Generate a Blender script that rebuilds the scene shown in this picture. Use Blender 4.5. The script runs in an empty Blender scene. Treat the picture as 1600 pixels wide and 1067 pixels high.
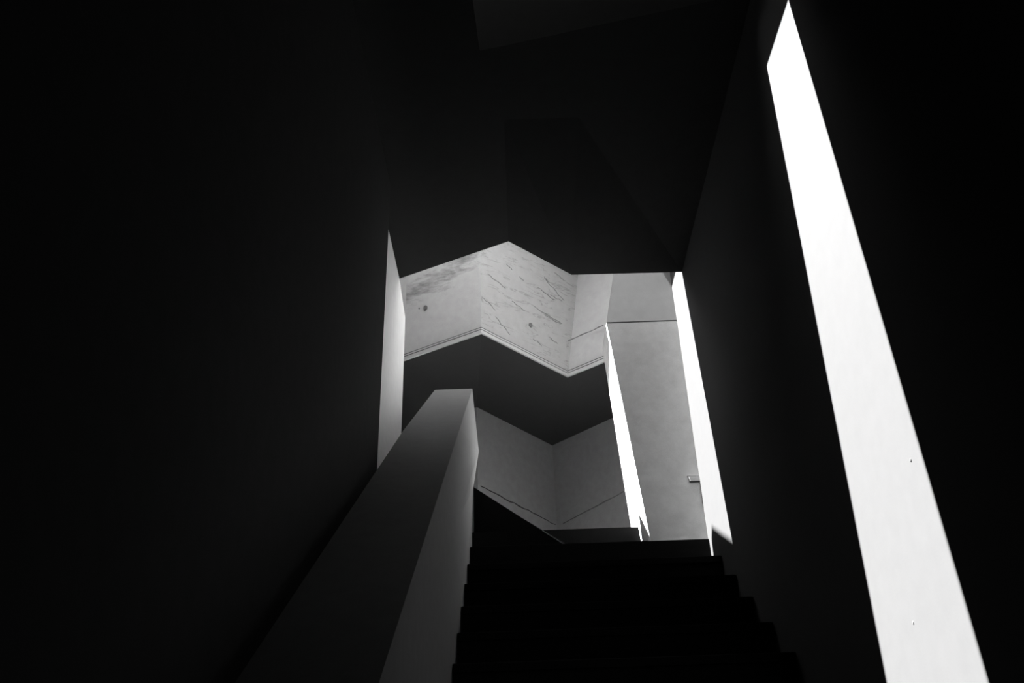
import bpy, math, random
from mathutils import Vector, Matrix

# ------------------------------------------------------------------ camera, world, sun
C = bpy.context.scene.collection
SC = bpy.context.scene
SUN_DIR = Vector((-1.0, 0.0, 2.6))          # towards the sun
cam_data = bpy.data.cameras.new('camera')
cam_data.sensor_width = 36.0
cam_data.lens = 1422.0 / 1600.0 * 36.0
cam_data.clip_start = 0.02
cam = bpy.data.objects.new('camera', cam_data); C.objects.link(cam)
pitch, roll = math.radians(30.3), math.radians(2.0)
fw = Vector((0, math.cos(pitch), math.sin(pitch)))
rt0 = Vector((1, 0, 0)); up0 = rt0.cross(fw)
rt = rt0 * math.cos(roll) - up0 * math.sin(roll)
up = rt0 * math.sin(roll) + up0 * math.cos(roll)
M = Matrix((rt, up, -fw)).transposed().to_4x4()
cam.matrix_world = M
SC.camera = cam

w = bpy.data.worlds.new('sky'); SC.world = w; w.use_nodes = True
w.node_tree.nodes['Background'].inputs[0].default_value = (1, 1, 1, 1)
w.node_tree.nodes['Background'].inputs[1].default_value = 8.5

sd = bpy.data.lights.new('sun', 'SUN'); sd.energy = 142.0; sd.angle = math.radians(0.3)
sun = bpy.data.objects.new('sun', sd); C.objects.link(sun)
sun.rotation_euler = SUN_DIR.to_track_quat('Z', 'Y').to_euler()
sun.location = (-3, 5, 9)

SC.view_settings.view_transform = 'Standard'
SC.view_settings.look = 'None'
SC.view_settings.gamma = 1.0
SC.view_settings.use_curve_mapping = False
SC.view_settings.exposure = 0.0
SC.cycles.max_bounces = 10
SC.cycles.diffuse_bounces = 8

# ------------------------------------------------------------------ materials
def plaster(name, value, var=0.12, scale=18.0, rough=0.9, bump=0.15, streaks=0.0, smudge=0.0, angle=0.6, spec=0.15):
    m = bpy.data.materials.new(name); m.use_nodes = True
    nt = m.node_tree; N = nt.nodes; L = nt.links
    b = N['Principled BSDF']; b.inputs['Roughness'].default_value = rough
    b.inputs['Specular IOR Level'].default_value = spec
    tc = N.new('ShaderNodeTexCoord')
    n1 = N.new('ShaderNodeTexNoise'); n1.inputs['Scale'].default_value = scale; n1.inputs['Detail'].default_value = 6
    n2 = N.new('ShaderNodeTexNoise'); n2.inputs['Scale'].default_value = 230; n2.inputs['Detail'].default_value = 2
    L.new(tc.outputs['Object'], n1.inputs['Vector']); L.new(tc.outputs['Object'], n2.inputs['Vector'])
    mx = N.new('ShaderNodeMath'); mx.operation = 'ADD'
    L.new(n1.outputs['Fac'], mx.inputs[0]); L.new(n2.outputs['Fac'], mx.inputs[1])
    mr = N.new('ShaderNodeMapRange')
    mr.inputs['From Min'].default_value = 0.6; mr.inputs['From Max'].default_value = 1.4
    mr.inputs['To Min'].default_value = value * (1 - var); mr.inputs['To Max'].default_value = value * (1 + var)
    L.new(mx.outputs[0], mr.inputs['Value'])
    out = mr.outputs[0]
    def mult(sock_a, sock_b):
        q = N.new('ShaderNodeMath'); q.operation = 'MULTIPLY'
        L.new(sock_a, q.inputs[0]); L.new(sock_b, q.inputs[1]); return q.outputs[0]
    if streaks:
        mp = N.new('ShaderNodeMapping'); L.new(tc.outputs['UV'], mp.inputs['Vector'])
        mp.inputs['Rotation'].default_value = (0, 0, angle)
        mp.inputs['Scale'].default_value = (2.4, 13.0, 1.0)
        ns = N.new('ShaderNodeTexNoise'); ns.inputs['Scale'].default_value = 1.6; ns.inputs['Detail'].default_value = 4
        ns.inputs['Distortion'].default_value = 0.7
        L.new(mp.outputs[0], ns.inputs['Vector'])
        a = N.new('ShaderNodeMath'); a.operation = 'SUBTRACT'; a.inputs[1].default_value = 0.56
        L.new(ns.outputs['Fac'], a.inputs[0])
        ab = N.new('ShaderNodeMath'); ab.operation = 'ABSOLUTE'; L.new(a.outputs[0], ab.inputs[0])
        r = N.new('ShaderNodeMapRange'); r.inputs['From Max'].default_value = 0.018
        r.inputs['To Min'].default_value = 1 - streaks; r.inputs['To Max'].default_value = 1.0
        L.new(ab.outputs[0], r.inputs['Value'])
        # only some of the streaks survive
        nm = N.new('ShaderNodeTexNoise'); nm.inputs['Scale'].default_value = 7.0; L.new(tc.outputs['UV'], nm.inputs['Vector'])
        rm = N.new('ShaderNodeMapRange'); rm.inputs['From Min'].default_value = 0.42; rm.inputs['From Max'].default_value = 0.56
        rm.inputs['To Min'].default_value = 0; rm.inputs['To Max'].default_value = 1
        L.new(nm.outputs['Fac'], rm.inputs['Value'])
        inv = N.new('ShaderNodeMath'); inv.operation = 'MAXIMUM'
        one = N.new('ShaderNodeMath'); one.operation = 'SUBTRACT'; one.inputs[0].default_value = 1.0
        L.new(rm.outputs[0], one.inputs[1]); L.new(one.outputs[0], inv.inputs[0]); L.new(r.outputs[0], inv.inputs[1])
        out = mult(out, inv.outputs[0])
    if smudge:
        mp = N.new('ShaderNodeMapping'); L.new(tc.outputs['UV'], mp.inputs['Vector'])
        mp.inputs['Rotation'].default_value = (0, 0, -0.45)
        mp.inputs['Location'].default_value = (0.1, 0.0, 0)
        mp.inputs['Scale'].default_value = (6.0, 15.0, 1)
        ns = N.new('ShaderNodeTexNoise'); ns.inputs['Scale'].default_value = 1.0; ns.inputs['Detail'].default_value = 8
        ns.inputs['Roughness'].default_value = 0.7
        L.new(mp.outputs[0], ns.inputs['Vector'])
        # the stain follows a rising band across the facet
        sx = N.new('ShaderNodeSeparateXYZ'); L.new(tc.outputs['UV'], sx.inputs[0])
        ln = N.new('ShaderNodeMath'); ln.operation = 'MULTIPLY_ADD'; ln.inputs[1].default_value = -0.48
        L.new(sx.outputs[0], ln.inputs[0]); L.new(sx.outputs[1], ln.inputs[2])
        df = N.new('ShaderNodeMath'); df.operation = 'SUBTRACT'; df.inputs[1].default_value = 3.835; L.new(ln.outputs[0], df.inputs[0])
        da = N.new('ShaderNodeMath'); da.operation = 'ABSOLUTE'; L.new(df.outputs[0], da.inputs[0])
        bd = N.new('ShaderNodeMapRange'); bd.inputs['From Min'].default_value = 0.02; bd.inputs['From Max'].default_value = 0.19
        bd.inputs['To Min'].default_value = 0.17; bd.inputs['To Max'].default_value = -0.14
        L.new(da.outputs[0], bd.inputs['Value'])
        ad = N.new('ShaderNodeMath'); ad.operation = 'ADD'; L.new(ns.outputs['Fac'], ad.inputs[0]); L.new(bd.outputs[0], ad.inputs[1])
        r = N.new('ShaderNodeMapRange'); r.inputs['From Min'].default_value = 0.52; r.inputs['From Max'].default_value = 0.78
        r.inputs['To Min'].default_value = 1.0; r.inputs['To Max'].default_value = 1 - smudge
        L.new(ad.outputs[0], r.inputs['Value']); out = mult(out, r.outputs[0])
    cmb = N.new('ShaderNodeCombineColor')
    for i in range(3): L.new(out, cmb.inputs[i])
    L.new(cmb.outputs[0], b.inputs['Base Color'])
    bp = N.new('ShaderNodeBump'); bp.inputs['Strength'].default_value = bump; bp.inputs['Distance'].default_value = 0.004
    L.new(n1.outputs['Fac'], bp.inputs['Height']); L.new(bp.outputs[0], b.inputs['Normal'])
    return m

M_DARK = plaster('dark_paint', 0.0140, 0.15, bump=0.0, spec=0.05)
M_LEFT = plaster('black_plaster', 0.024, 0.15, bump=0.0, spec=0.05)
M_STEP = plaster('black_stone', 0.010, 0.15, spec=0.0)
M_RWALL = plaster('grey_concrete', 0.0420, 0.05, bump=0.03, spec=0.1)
M_PAR = plaster('parapet_plaster', 0.102, 0.12)
M_WHITE = plaster('white_plaster', 0.8, 0.07)
M_TREAD = plaster('tread_stone', 0.03, 0.07)
M_PALE = plaster('pale_plaster', 0.7200, 0.07)
M_BAND = plaster('raw_concrete', 0.2700, 0.10, streaks=0.32, angle=0.5)
M_BAND1 = plaster('smudged_concrete', 0.3600, 0.10, smudge=0.6)
M_BAND3 = plaster('smooth_concrete', 0.3400, 0.10)
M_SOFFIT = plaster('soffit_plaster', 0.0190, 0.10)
M_LAND = plaster('landing_plaster', 0.142, 0.14)
M_PIER = plaster('pier_plaster', 0.60, 0.12)
M_BEAM = plaster('beam_concrete', 0.1750, 0.08, bump=0.04)
M_FLOOR = plaster('pale_floor', 0.850, 0.08)
M_HOLE = plaster('mortar_grey', .10, .3)
M_CRACK = plaster('crack_grey', .13, .2)
M_GAP = plaster('dark_joint_mortar', 0.06, 0.2)  # dark grey of joints, grooves, plate frame and nail heads
M_LIT_EDGE = plaster('lit_edge_pale', 0.35, 0.1, rough=0.5)  # pale tone that paints the light on the wedge's edge

# ------------------------------------------------------------------ helpers
def make(name, verts, faces, mat, parent=None, uv=None):
    me = bpy.data.meshes.new(name)
    me.from_pydata([tuple(v) for v in verts], [], faces)
    me.update()
    import bmesh
    bm = bmesh.new(); bm.from_mesh(me)
    bmesh.ops.recalc_face_normals(bm, faces=bm.faces)
    bm.to_mesh(me); bm.free()
    if uv:
        lay = me.uv_layers.new(name='UVMap')
        for lp in me.loops:
            lay.data[lp.index].uv = uv(me.vertices[lp.vertex_index].co)
    me.materials.append(mat)
    o = bpy.data.objects.new(name, me); C.objects.link(o)
    if parent: o.parent = parent
    return o

def loft(name, a, b, mat, parent=None, uv=None):
    """closed solid between two polygons of equal vertex count"""
    n = len(a)
    f = [tuple(range(n)), tuple(range(2 * n - 1, n - 1, -1))]
    f += [(i, (i + 1) % n, n + (i + 1) % n, n + i) for i in range(n)]
    return make(name, list(a) + list(b), f, mat, parent, uv)

def prism(name, poly, z0, z1, mat, parent=None):
    return loft(name, [(x, y, z0) for x, y in poly], [(x, y, z1) for x, y in poly], mat, parent)

def box(name, x0, x1, y0, y1, z0, z1, mat, parent=None):
    return prism(name, [(x0, y0), (x1, y0), (x1, y1), (x0, y1)], z0, z1, mat, parent)

def root(name, loc, label, cat, group=None):
    o = bpy.data.objects.new(name, None); C.objects.link(o); o.location = loc
    o.empty_display_size = 0.1
    o['label'] = label; o['category'] = cat
    if group: o['group'] = group
    bpy.context.view_layer.update()
    return o

def adopt(r, *objs):
    for o in objs:
        o.parent = r
        o.matrix_parent_inverse = Matrix.Translation(-Vector(r.location))

def tag(o, label, cat):
    o['label'] = label; o['category'] = cat; return o

def struct(o, label=None):
    o['kind'] = 'structure'
    if label: o['label'] = label
    return o

def ring_slab(name, outer, inner, z0, z1, mat, inner_top=None, second=None):
    """slab with one hole. outer = 4 corners, inner = polygon; both given counter-clockwise"""
    import bmesh
    from mathutils.geometry import tessellate_polygon
    it = inner_top or inner
    rings = [outer, inner] + ([second] if second else []); tops_ = [outer, it] + ([second] if second else [])
    lo = [[Vector((x, y, z0)) for x, y in q] for q in rings]; hi = [[Vector((x, y, z1)) for x, y in q] for q in tops_]
    B = sum(len(q) for q in rings)
    verts = [v for q in lo for v in q] + [v for q in hi for v in q]
    faces = [tuple(t) for t in tessellate_polygon(lo)] + [tuple(B + k for k in t) for t in tessellate_polygon(hi)]
    st = 0
    for q in rings:
        n = len(q)
        faces += [(st + k, st + (k + 1) % n, B + st + (k + 1) % n, B + st + k) for k in range(n)]
        st += n
    return make(name, verts, faces, mat)

def sunwards(p, z):
    """where the sun ray through p crosses height z"""
    t = (z - p[2]) / SUN_DIR.z
    return (p[0] + SUN_DIR.x * t, p[1] + SUN_DIR.y * t)

# ------------------------------------------------------------------ room shell
XR = 1.035                    # face of the right wall
HC = 3.09                     # underside of the dark ceiling
HT = 3.54                     # its top
HS = 4.70                     # top of the unseen slanting light shaft
ZR = 4.60                     # unseen roof over the light well
Z1 = 1.541                    # level of the top nosing
Z2 = 1.715                    # level of the upper landing

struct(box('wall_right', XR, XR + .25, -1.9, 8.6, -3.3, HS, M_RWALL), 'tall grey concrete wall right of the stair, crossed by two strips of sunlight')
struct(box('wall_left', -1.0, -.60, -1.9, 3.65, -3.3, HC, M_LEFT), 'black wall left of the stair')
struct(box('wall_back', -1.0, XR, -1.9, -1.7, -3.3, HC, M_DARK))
# ceiling: near slab with zigzag far edge; the slit that lets in the large strip of sun
zig = [(-.656, 4.495), (0.0, 4.163), (.371, 4.525), (1.035, 4.531)]
p1 = [(1.035, 2.221, 2.68), (1.035, 2.552, 2.70), (1.035, 2.746, .436), (1.035, 2.165, .337)]
s = [sunwards(p, HC) for p in p1]
p1[2] = (1.035, 2.776, .15); p1[3] = (1.035, 2.146, .05)       # the patch runs on below the frame
# slit extended as an added black shaft, slanted along the sun to cut skylight
slit = [sunwards(p, HC) for p in p1]
slit_top = [sunwards(p, HS) for p in p1]
outer = [(-1.0, -1.9), (XR, -1.9), (XR, 3.2), (-1.0, 3.2)]
struct(ring_slab('ceiling', outer, slit, HC, HS, M_DARK, slit_top), 'black ceiling over the stair, cut by an added slanting shaft shaped for the sun strip')
# the last metre of ceiling is folded: its zigzag edge dips at the second fold
far = [(-1.0, 4.495, HC), (-.656, 4.495, HC), (0.0, 4.163, HC), (.353, 4.30, 2.94), (XR, 4.531, HC)]
near = [(x, 3.2, HC) for x, y, z in far]
vt = near + far + [(x, 3.2, HT) for x, y, z in far] + [(x, y, HT) for x, y, z in far]
ft = []
for i in range(4):
    ft += [(i, i + 1, i + 6), (i, i + 6, i + 5), (i + 10, i + 15, i + 16, i + 11), (i, i + 10, i + 11, i + 1), (i + 5, i + 6, i + 16, i + 15)]
ft += [(0, 5, 15, 10), (4, 14, 19, 9)]
struct(make('trim_1', vt, ft, M_DARK), 'folded zigzag edge of the black ceiling')


# left of the light well
struct(loft('wall_left', [(-.66, 3.65, .2), (-.66, 4.812, .2), (-.66, 4.812, 3.013), (-.66, 4.495, 3.09), (-.66, 3.65, 3.09)],
            [(-.95, 3.65, .2), (-.95, 4.812, .2), (-.95, 4.812, 3.013), (-.95, 4.495, 3.09), (-.95, 3.65, 3.09)], M_PALE),
       'tall pale wall end lit from the right, between the black left wall and the landing')
struct(box('wall_left', -1.6, -1.5, 3.4, 8.6, -.5, ZR + .06, M_LAND), 'outer wall of the light well')
struct(box('wall_left', -1.5, -1.0, 3.4, 3.65, -.5, ZR + .06, M_LAND), 'closing wall behind the black left wall')
struct(box('trim_2', -1.0, -.95, 3.65, 4.0, HC, ZR + .06, M_LAND))
# unseen roof added over the light well; openings shaped to throw the sun patches
hole = [sunwards((XR, 4.30, 1.332), ZR), (-.20, 4.06), (.50, 4.06), (.50, 4.90), (-.08, 4.90)]
hole_c = [(.03, 5.0), (1.0, 5.0), (1.0, 5.50), (.03, 5.50)]  # extra opening added to let more sky light down the well
hole += [sunwards((.617, 5.231, 2.666), ZR), (-.13, 5.56), (-1.15, 5.56), (-1.15, 5.34), (-.62, 5.34)]  # left arm suns the unseen landing floor so its bounce brightens the parapet
hole += [sunwards((.700, 5.10, 1.60), ZR), sunwards((.704, 5.03, 1.735), ZR), sunwards((.721, 4.865, 1.56), ZR), sunwards((XR, 4.78, 1.50), ZR), sunwards((XR, 4.727, 1.553), ZR)]
struct(ring_slab('ceiling', [(-1.5, 4.0), (XR, 4.0), (XR, 8.6), (-1.5, 8.6)], hole, ZR, ZR + .02, M_WHITE, None, hole_c), 'unseen roof over the light well, its openings shaped for the sun patches')

# landing walls and the folded soffit over them
Q = [(-1.5, 7.75), (-.32, 6.982), (.333, 7.618), (XR, 6.868)]
Qh = [3.35, 3.45, 3.35, 3.35]
P = [(-1.5, 6.17), (-.806, 5.948), (-.224, 5.762), (.427, 6.305), (XR, 5.804)]
Ph = [3.35, 3.35, 3.45, 3.35, 3.35]
verts = []
for (x, y), h in zip(Q, Qh): verts += [(x, y, Z2 - .2), (x, y, h + .1), (x, y + .15, h + .1), (x, y + .15, Z2 - .2)]
faces = [(0, 1, 2, 3), (15, 14, 13, 12)]
for i in range(3):
    a = 4 * i; b = a + 4
    for k in range(4): faces.append((a + k, a + (k + 1) % 4, b + (k + 1) % 4, b + k))
wf = struct(make('wall_far', verts, faces, M_LAND), 'folded grey landing wall with a dark vertical inner corner')
v = []
for (x, y), h in zip([P[0], P[2], P[3], P[4]], [3.35, 3.45, 3.35, 3.35]): v.append((x, y, h))
for (x, y), h in zip(Q, Qh): v.append((x, y, h))
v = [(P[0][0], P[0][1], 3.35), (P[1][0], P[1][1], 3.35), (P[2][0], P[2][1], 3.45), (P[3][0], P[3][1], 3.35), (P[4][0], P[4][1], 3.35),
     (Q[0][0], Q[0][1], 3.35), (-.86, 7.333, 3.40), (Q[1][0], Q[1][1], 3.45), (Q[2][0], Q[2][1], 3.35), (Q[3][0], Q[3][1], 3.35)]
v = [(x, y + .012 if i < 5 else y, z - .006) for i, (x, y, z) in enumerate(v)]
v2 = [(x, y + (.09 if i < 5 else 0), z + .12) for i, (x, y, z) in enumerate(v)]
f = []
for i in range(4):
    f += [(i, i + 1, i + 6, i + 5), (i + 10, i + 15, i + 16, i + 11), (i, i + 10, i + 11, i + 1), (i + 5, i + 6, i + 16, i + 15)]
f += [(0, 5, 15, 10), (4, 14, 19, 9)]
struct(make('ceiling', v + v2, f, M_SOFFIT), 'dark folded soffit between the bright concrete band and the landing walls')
struct(box('wall_back', -1.6, XR + .25, 8.6, 8.75, Z2 - .2, ZR + .06, M_LAND), 'wall closing the building beyond the landing')

# floors
struct(box('floor', -1.5, XR, 5.14, 8.6, Z2 - .2, Z2, M_FLOOR), 'pale upper landing floor')
struct(box('floor', -1.5, -.95, 3.65, 5.14, Z2 - .2, Z2, M_FLOOR), 'strip of floor left of the pale wall end')

# ------------------------------------------------------------------ staircase: every step is a part
RUN, RISE = .25, .170
r = root('staircase', (.4, 4.84, Z1), 'straight flight of black steps rising to the lit landing', 'staircase')
step_mesh = None
tread_mesh = None
steps = []
for k in range(22):
    y0 = 4.84 - RUN * k; z1 = Z1 - RISE * k
    if k == 0:
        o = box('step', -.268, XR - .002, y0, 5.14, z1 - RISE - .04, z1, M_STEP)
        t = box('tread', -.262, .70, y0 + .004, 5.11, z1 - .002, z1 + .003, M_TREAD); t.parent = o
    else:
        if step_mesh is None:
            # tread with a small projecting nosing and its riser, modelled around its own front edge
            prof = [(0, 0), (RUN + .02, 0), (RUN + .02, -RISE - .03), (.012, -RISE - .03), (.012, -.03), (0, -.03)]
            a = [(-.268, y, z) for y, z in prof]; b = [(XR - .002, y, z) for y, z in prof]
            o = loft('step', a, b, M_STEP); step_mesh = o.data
        else:
            o = bpy.data.objects.new('step', step_mesh); C.objects.link(o)
        o.location = (0, y0, z1)
        # tread let into the top of the step
        if tread_mesh is None:
            t = box('tread', -.265, XR - .005, .004, RUN + .01, -.002, .003, M_TREAD); tread_mesh = t.data
        else:
            t = bpy.data.objects.new('tread', tread_mesh); C.objects.link(t)
        t.parent = o
    steps.append(o)
o = box('step', -.27, .72, 5.115, 5.20, Z1, Z2, M_STEP); steps.append(o)
o['label'] = 'topmost step, shorter than the others, ending at the white pier'
# sloping soffit slab carrying the flight
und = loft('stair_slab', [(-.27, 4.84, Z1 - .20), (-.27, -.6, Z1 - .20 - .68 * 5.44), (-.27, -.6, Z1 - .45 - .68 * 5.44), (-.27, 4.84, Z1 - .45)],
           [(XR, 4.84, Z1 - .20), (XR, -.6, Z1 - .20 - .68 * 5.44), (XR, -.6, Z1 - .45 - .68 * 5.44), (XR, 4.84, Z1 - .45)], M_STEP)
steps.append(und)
adopt(r, *steps)
struct(box('floor', -1.0, XR, -1.9, -.35, -3.3, Z1 - RISE * 21, M_STEP), 'dark floor at the foot of the stair')

# black sloping side wall at the head of the stair
o = loft('upstand_body', [(-.27, 5.29, .9), (.24, 4.845, 1.3), (.24, 4.845, 1.541), (-.268, 5.29, 2.063)],
         [(-.27, 5.33, .9), (.27, 4.870, 1.3), (.27, 4.870, 1.541), (-.268, 5.33, 2.063)], M_STEP)
rs = root('sloping_upstand', (0, 5.1, 1.5), 'low black wedge of wall sloping down to the right from the parapet', 'low wall')
e = loft('lit_edge_strip', [(.132, 4.935, 1.652), (.24, 4.843, 1.541), (.24, 4.843, 1.546), (.132, 4.935, 1.657)],
         [(.140, 4.96, 1.652), (.25, 4.87, 1.541), (.25, 4.87, 1.546), (.140, 4.96, 1.657)], M_LIT_EDGE)
adopt(rs, o, e)  # added pale strip paints the light along the wedge's top edge
e['label'] = 'thin pale strip standing in for the lit top edge'

# ------------------------------------------------------------------ parapet
def zt(y): return 1.875 + .6928 * (y - 4.033)
rp = root('parapet', (-.4, 3.4, zt(3.4) - 1.2), 'thick sloping solid parapet left of the stair, its top end catching light', 'parapet')
def sect(y, mid, zoff):
    z = zt(y)
    return [(-.27, y, z), (mid, y, z - zoff), (-.27, y, z - zoff * 1.55), (-.27, y, z - 1.35), (-.545, y, z - 1.35), (-.545, y, z)]
ys = [(-.4, -.27, .44), (4.033, -.27, .44), (5.29, -.233, .446)]
vs = []; fs = []
for y, m_, zo in ys: vs += sect(y, m_, zo)
vs[-1] = (-.515, 5.29, zt(5.29)); 
for i in range(2):
    a = 6 * i; b = a + 6
    for k in range(6): fs.append((a + k, a + (k + 1) % 6, b + (k + 1) % 6, b + k))
fs += [tuple(range(6)), tuple(range(17, 11, -1))]
adopt(rp, make('parapet_body', vs, fs, M_PAR))

# ------------------------------------------------------------------ white pier and beam
rq = root('pier', (.85, 5.0, Z1), 'tall white pier right of the landing, its left flank in full sun', 'pier')
a = [(.721, 4.866, Z1), (XR, 4.866, Z1), (XR, 4.866, 2.952), (.594, 4.866, 2.952)]
b = [(.700, 5.36, Z1), (XR, 5.36, Z1), (XR, 5.36, 2.950), (.594, 5.21, 2.950)]
body = loft('pier_body', a, b, M_PIER)
g = box('joint', .600, XR, 4.8655, 5.15, 2.950, 2.959, M_GAP)
adopt(rq, body, g)
rb = root('beam', (.85, 5.0, 2.957), 'pale concrete beam resting on the white pier', 'beam')
a = [(.594, 4.868, 2.957), (XR, 4.868, 2.957), (XR, 4.90, ZR), (.93, 4.90, ZR)]      # its face leans back a little
b = [(x, 5.20, z) for x, y, z in a]
adopt(rb, loft('beam_body', a, b, M_BEAM))
rw_ = root('wall_plate', (1.0, 4.86, 1.898), 'small flat rectangular plate on the white pier beside the right wall', 'plate')
fr = loft('plate_frame', [(.966, 4.86, 1.918), (.974, 4.86, 1.882), (.980, 4.86, 1.878), (XR, 4.86, 1.878), (XR, 4.86, 1.918)],
          [(.966, 4.864, 1.918), (.974, 4.864, 1.882), (.980, 4.864, 1.878), (XR, 4.864, 1.878), (XR, 4.864, 1.918)], M_GAP)
fc = loft('plate_face', [(.974, 4.8645, 1.912), (.980, 4.8645, 1.886), (XR, 4.8645, 1.886), (XR, 4.8645, 1.912)],
          [(.974, 4.857, 1.912), (.980, 4.857, 1.886), (XR, 4.857, 1.886), (XR, 4.857, 1.912)], M_PIER)
adopt(rw_, fr, fc)

# ------------------------------------------------------------------ folded concrete band
rf = root('folded_fascia', (0, 5.9, 3.4), 'bright board-marked concrete band folded in a zigzag above the landing', 'concrete band')
tops = [(-1.5, 6.023), (-.806, 5.801), (-.217, 5.625), (.617, 6.305), (XR, 5.95)]
def facet(i, mat, lab=None):
    (x0, y0), (x1, y1) = P[i], P[i + 1]
    (u0, w0), (u1, w1) = tops[i], tops[i + 1]
    a = [(x0, y0, Ph[i]), (x1, y1, Ph[i + 1]), (u1, w1, ZR), (u0, w0, ZR)]
    b = [(x, y + .10, z) for x, y, z in a]
    def uv(co, x0=x0, y0=y0): return (math.copysign(math.hypot(co.x - x0, (co.y if co.y < y0 + .5 else co.y) - y0), co.x - x0), co.z)
    o = loft('facet', a, b, mat, uv=uv)
    if lab: o['label'] = lab
    # moulded lip: a fillet, a dark groove and a lower lip, all following the fold
    def strip(name, z0, z1, d, m):
        a = [(x0, y0 - d, Ph[i] + z0), (x1, y1 - d, Ph[i + 1] + z0), (x1, y1 - d, Ph[i + 1] + z1), (x0, y0 - d, Ph[i] + z1)]
        b = [(x, y + d + .005, z) for x, y, z in a]
        return loft(name, a, b, m)
    return [o, strip('lip', -.008, .018, .016, M_BAND3), strip('groove', .018, .027, .008, M_GAP), strip('fillet', .027, .038, .013, M_BAND3), strip('groove', .038, .046, .0095, M_GAP)]
parts = []
parts += facet(0, M_BAND1) + facet(1, M_BAND1, 'facet with a dark smudge along its upper half')
parts += facet(2, M_BAND, 'facet with short slanting cracks') + facet(3, M_BAND3)
def disc(name, c, nx, ny, rad, mat, depth=.006):
    n = Vector((nx, ny, 0)).normalized(); t = Vector((-n.y, n.x, 0)); c = Vector(c)
    pa = [c + t * rad * math.cos(2 * math.pi * k / 14) + Vector((0, 0, 1)) * rad * 1.15 * math.sin(2 * math.pi * k / 14) for k in range(14)]
    return loft(name, pa, [p + n * depth for p in pa], mat)
def normal(i):
    (x0, y0), (x1, y1) = P[i], P[i + 1]
    return (y1 - y0, -(x1 - x0))
n1 = normal(1); n2 = normal(2)
parts += [disc('tie_hole', (-0.65, 5.855, 3.745), n1[0], n1[1], .017, M_HOLE), disc('tie_hole', (-0.7, 5.869, 3.75), n1[0], n1[1], .005, M_HOLE),
          disc('tie_hole', (.148, 6.038, 3.669), n2[0], n2[1], .017, M_HOLE)]
def line_strip(name, pts, nx, ny, wdt, mat, d=.003):
    """thin crack following pts on a vertical face"""
    n = Vector((nx, ny, 0)).normalized() * d
    rnd = random.Random(len(pts) + int(wdt * 1e4)); va = []; fa = []
    for p in pts:
        p = Vector(p); q = wdt * (.6 + .8 * rnd.random())
        va += [p + Vector((0, 0, q)), p - Vector((0, 0, q)), p - Vector((0, 0, q)) + n, p + Vector((0, 0, q)) + n]
    m = len(pts)
    for i in range(m - 1):
        for k in range(4): fa.append((4 * i + k, 4 * i + (k + 1) % 4, 4 * i + 4 + (k + 1) % 4, 4 * i + 4 + k))
    fa += [(0, 1, 2, 3), (4 * m - 1, 4 * m - 2, 4 * m - 3, 4 * m - 4)]
    return make(name, va, fa, mat)
def lerp(a, b, n, jit=0, seed=3):
    rr = random.Random(seed); out = []
    for i in range(n + 1):
        t = i / n; out.append(tuple(a[j] + (b[j] - a[j]) * t + (rr.uniform(-jit, jit) if j == 2 else 0) for j in range(3)))
    return out
CR=[
(-0.024, 5.843, 4.114, 0.025, 5.886, 4.087),
(0.073, 5.929, 4.055, 0.107, 5.960, 4.031),
(0.276, 6.084, 4.145, 0.317, 6.120, 4.115),
(0.327, 6.142, 4.009, 0.416, 6.216, 3.992),
(-0.210, 5.737, 3.748, -0.117, 5.820, 3.683),
(-0.119, 5.826, 3.625, -0.015, 5.923, 3.521),
(0.176, 6.039, 3.845, 0.405, 6.232, 3.789),
(0.288, 6.157, 3.630, 0.358, 6.217, 3.604),
(0.164, 6.064, 3.563, 0.232, 6.124, 3.532),
(0.286, 6.093, 4.133, 0.433, 6.228, 4.005),
(0.260, 6.113, 3.805, 0.394, 6.225, 3.779),
(0.219, 6.052, 4.027, 0.357, 6.170, 3.977),
(-0.168, 5.744, 3.962, -0.035, 5.860, 3.904),
(0.011, 5.908, 3.816, 0.108, 5.993, 3.771),
(0.365, 6.145, 4.234, 0.459, 6.227, 4.191),
]
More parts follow.
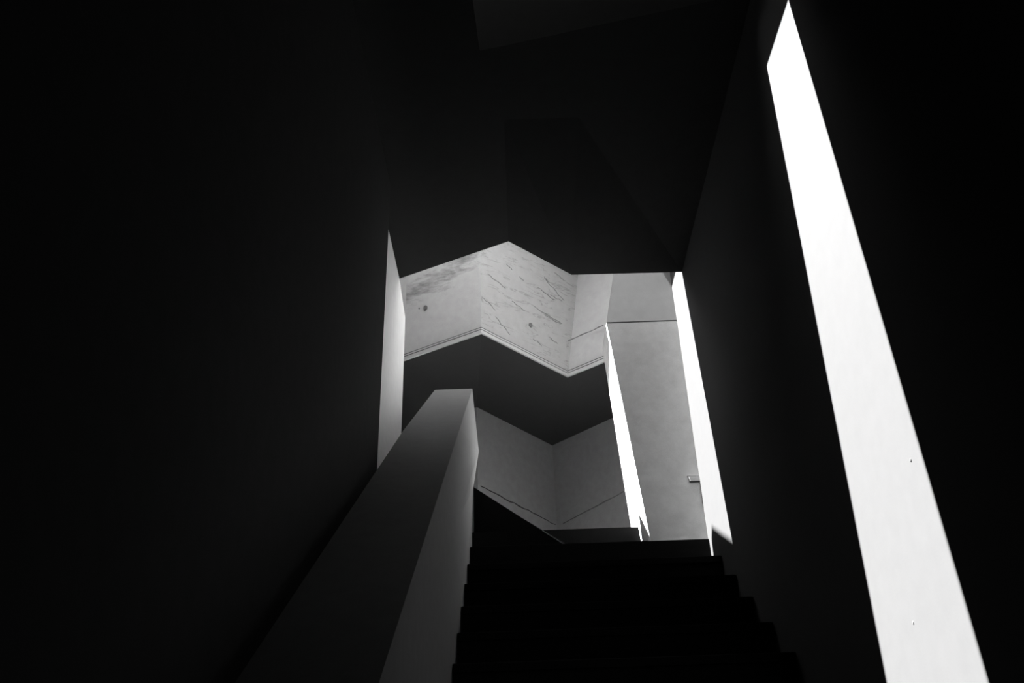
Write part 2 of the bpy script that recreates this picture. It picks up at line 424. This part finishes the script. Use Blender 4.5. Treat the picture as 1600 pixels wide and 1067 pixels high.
# fine slanting cracks in the third facet; they follow its leaning plane
fa_, fb_, fc_ = Vector((P[2][0], P[2][1], Ph[2])), Vector((P[3][0], P[3][1], Ph[3])), Vector((tops[3][0], tops[3][1], ZR))
fn = (fb_ - fa_).cross(fc_ - fa_).normalized()
if fn.y > 0: fn = -fn
def slant_crack(k, a, b, wdt):
    rr = random.Random(k); a = Vector(a); b = Vector(b); m = 7; va = []; fl = []
    side = fn.cross((b - a).normalized())
    for i in range(m + 1):
        t = i / m; p = a.lerp(b, t) + side * rr.uniform(-.007, .007)
        q = wdt * (.25 + math.sin(math.pi * min(max(t, .05), .95))) * rr.uniform(.6, 1.2)
        va += [p + side * q, p - side * q, p - side * q + fn * .0025, p + side * q + fn * .0025]
    for i in range(m):
        for j in range(4): fl.append((4 * i + j, 4 * i + (j + 1) % 4, 4 * i + 4 + (j + 1) % 4, 4 * i + 4 + j))
    n_ = len(va); fl += [(0, 1, 2, 3), (n_ - 1, n_ - 2, n_ - 3, n_ - 4)]
    return make('crack', va, fl, M_CRACK)
for k, c in enumerate(CR):
    parts.append(slant_crack(k, c[:3], c[3:], .0013))
n3 = normal(3)
parts.append(line_strip('joint', lerp((.445, 6.29, 3.661), (.717, 6.067, 3.663), 8, .003), n3[0], n3[1], .004, M_HOLE))
adopt(rf, *parts)

# horizontal joints low on the landing walls
nl = (Q[2][1] - Q[1][1], -(Q[2][0] - Q[1][0])); nr = (Q[3][1] - Q[2][1], -(Q[3][0] - Q[2][0]))
c1 = line_strip('crack', lerp((-.297, 7.004, 2.74), (.321, 7.606, 2.593), 16, .006), nl[0], nl[1], .0035, M_SOFFIT)
c2 = line_strip('crack', lerp((.386, 7.560, 2.587), (.87, 7.044, 2.662), 10, .002), nr[0], nr[1], .0035, M_GAP)
c1.parent = wf; c2.parent = wf

# nail heads in the large strip of sun
wr = bpy.data.objects['wall_right']
for i, (y, z, rad) in enumerate(((2.237, .906, .0035), (2.472, .542, .003))):
    o = disc('nail_head', (XR, y, z), -1, 0, rad, M_GAP, .0015)
    o.parent = wr
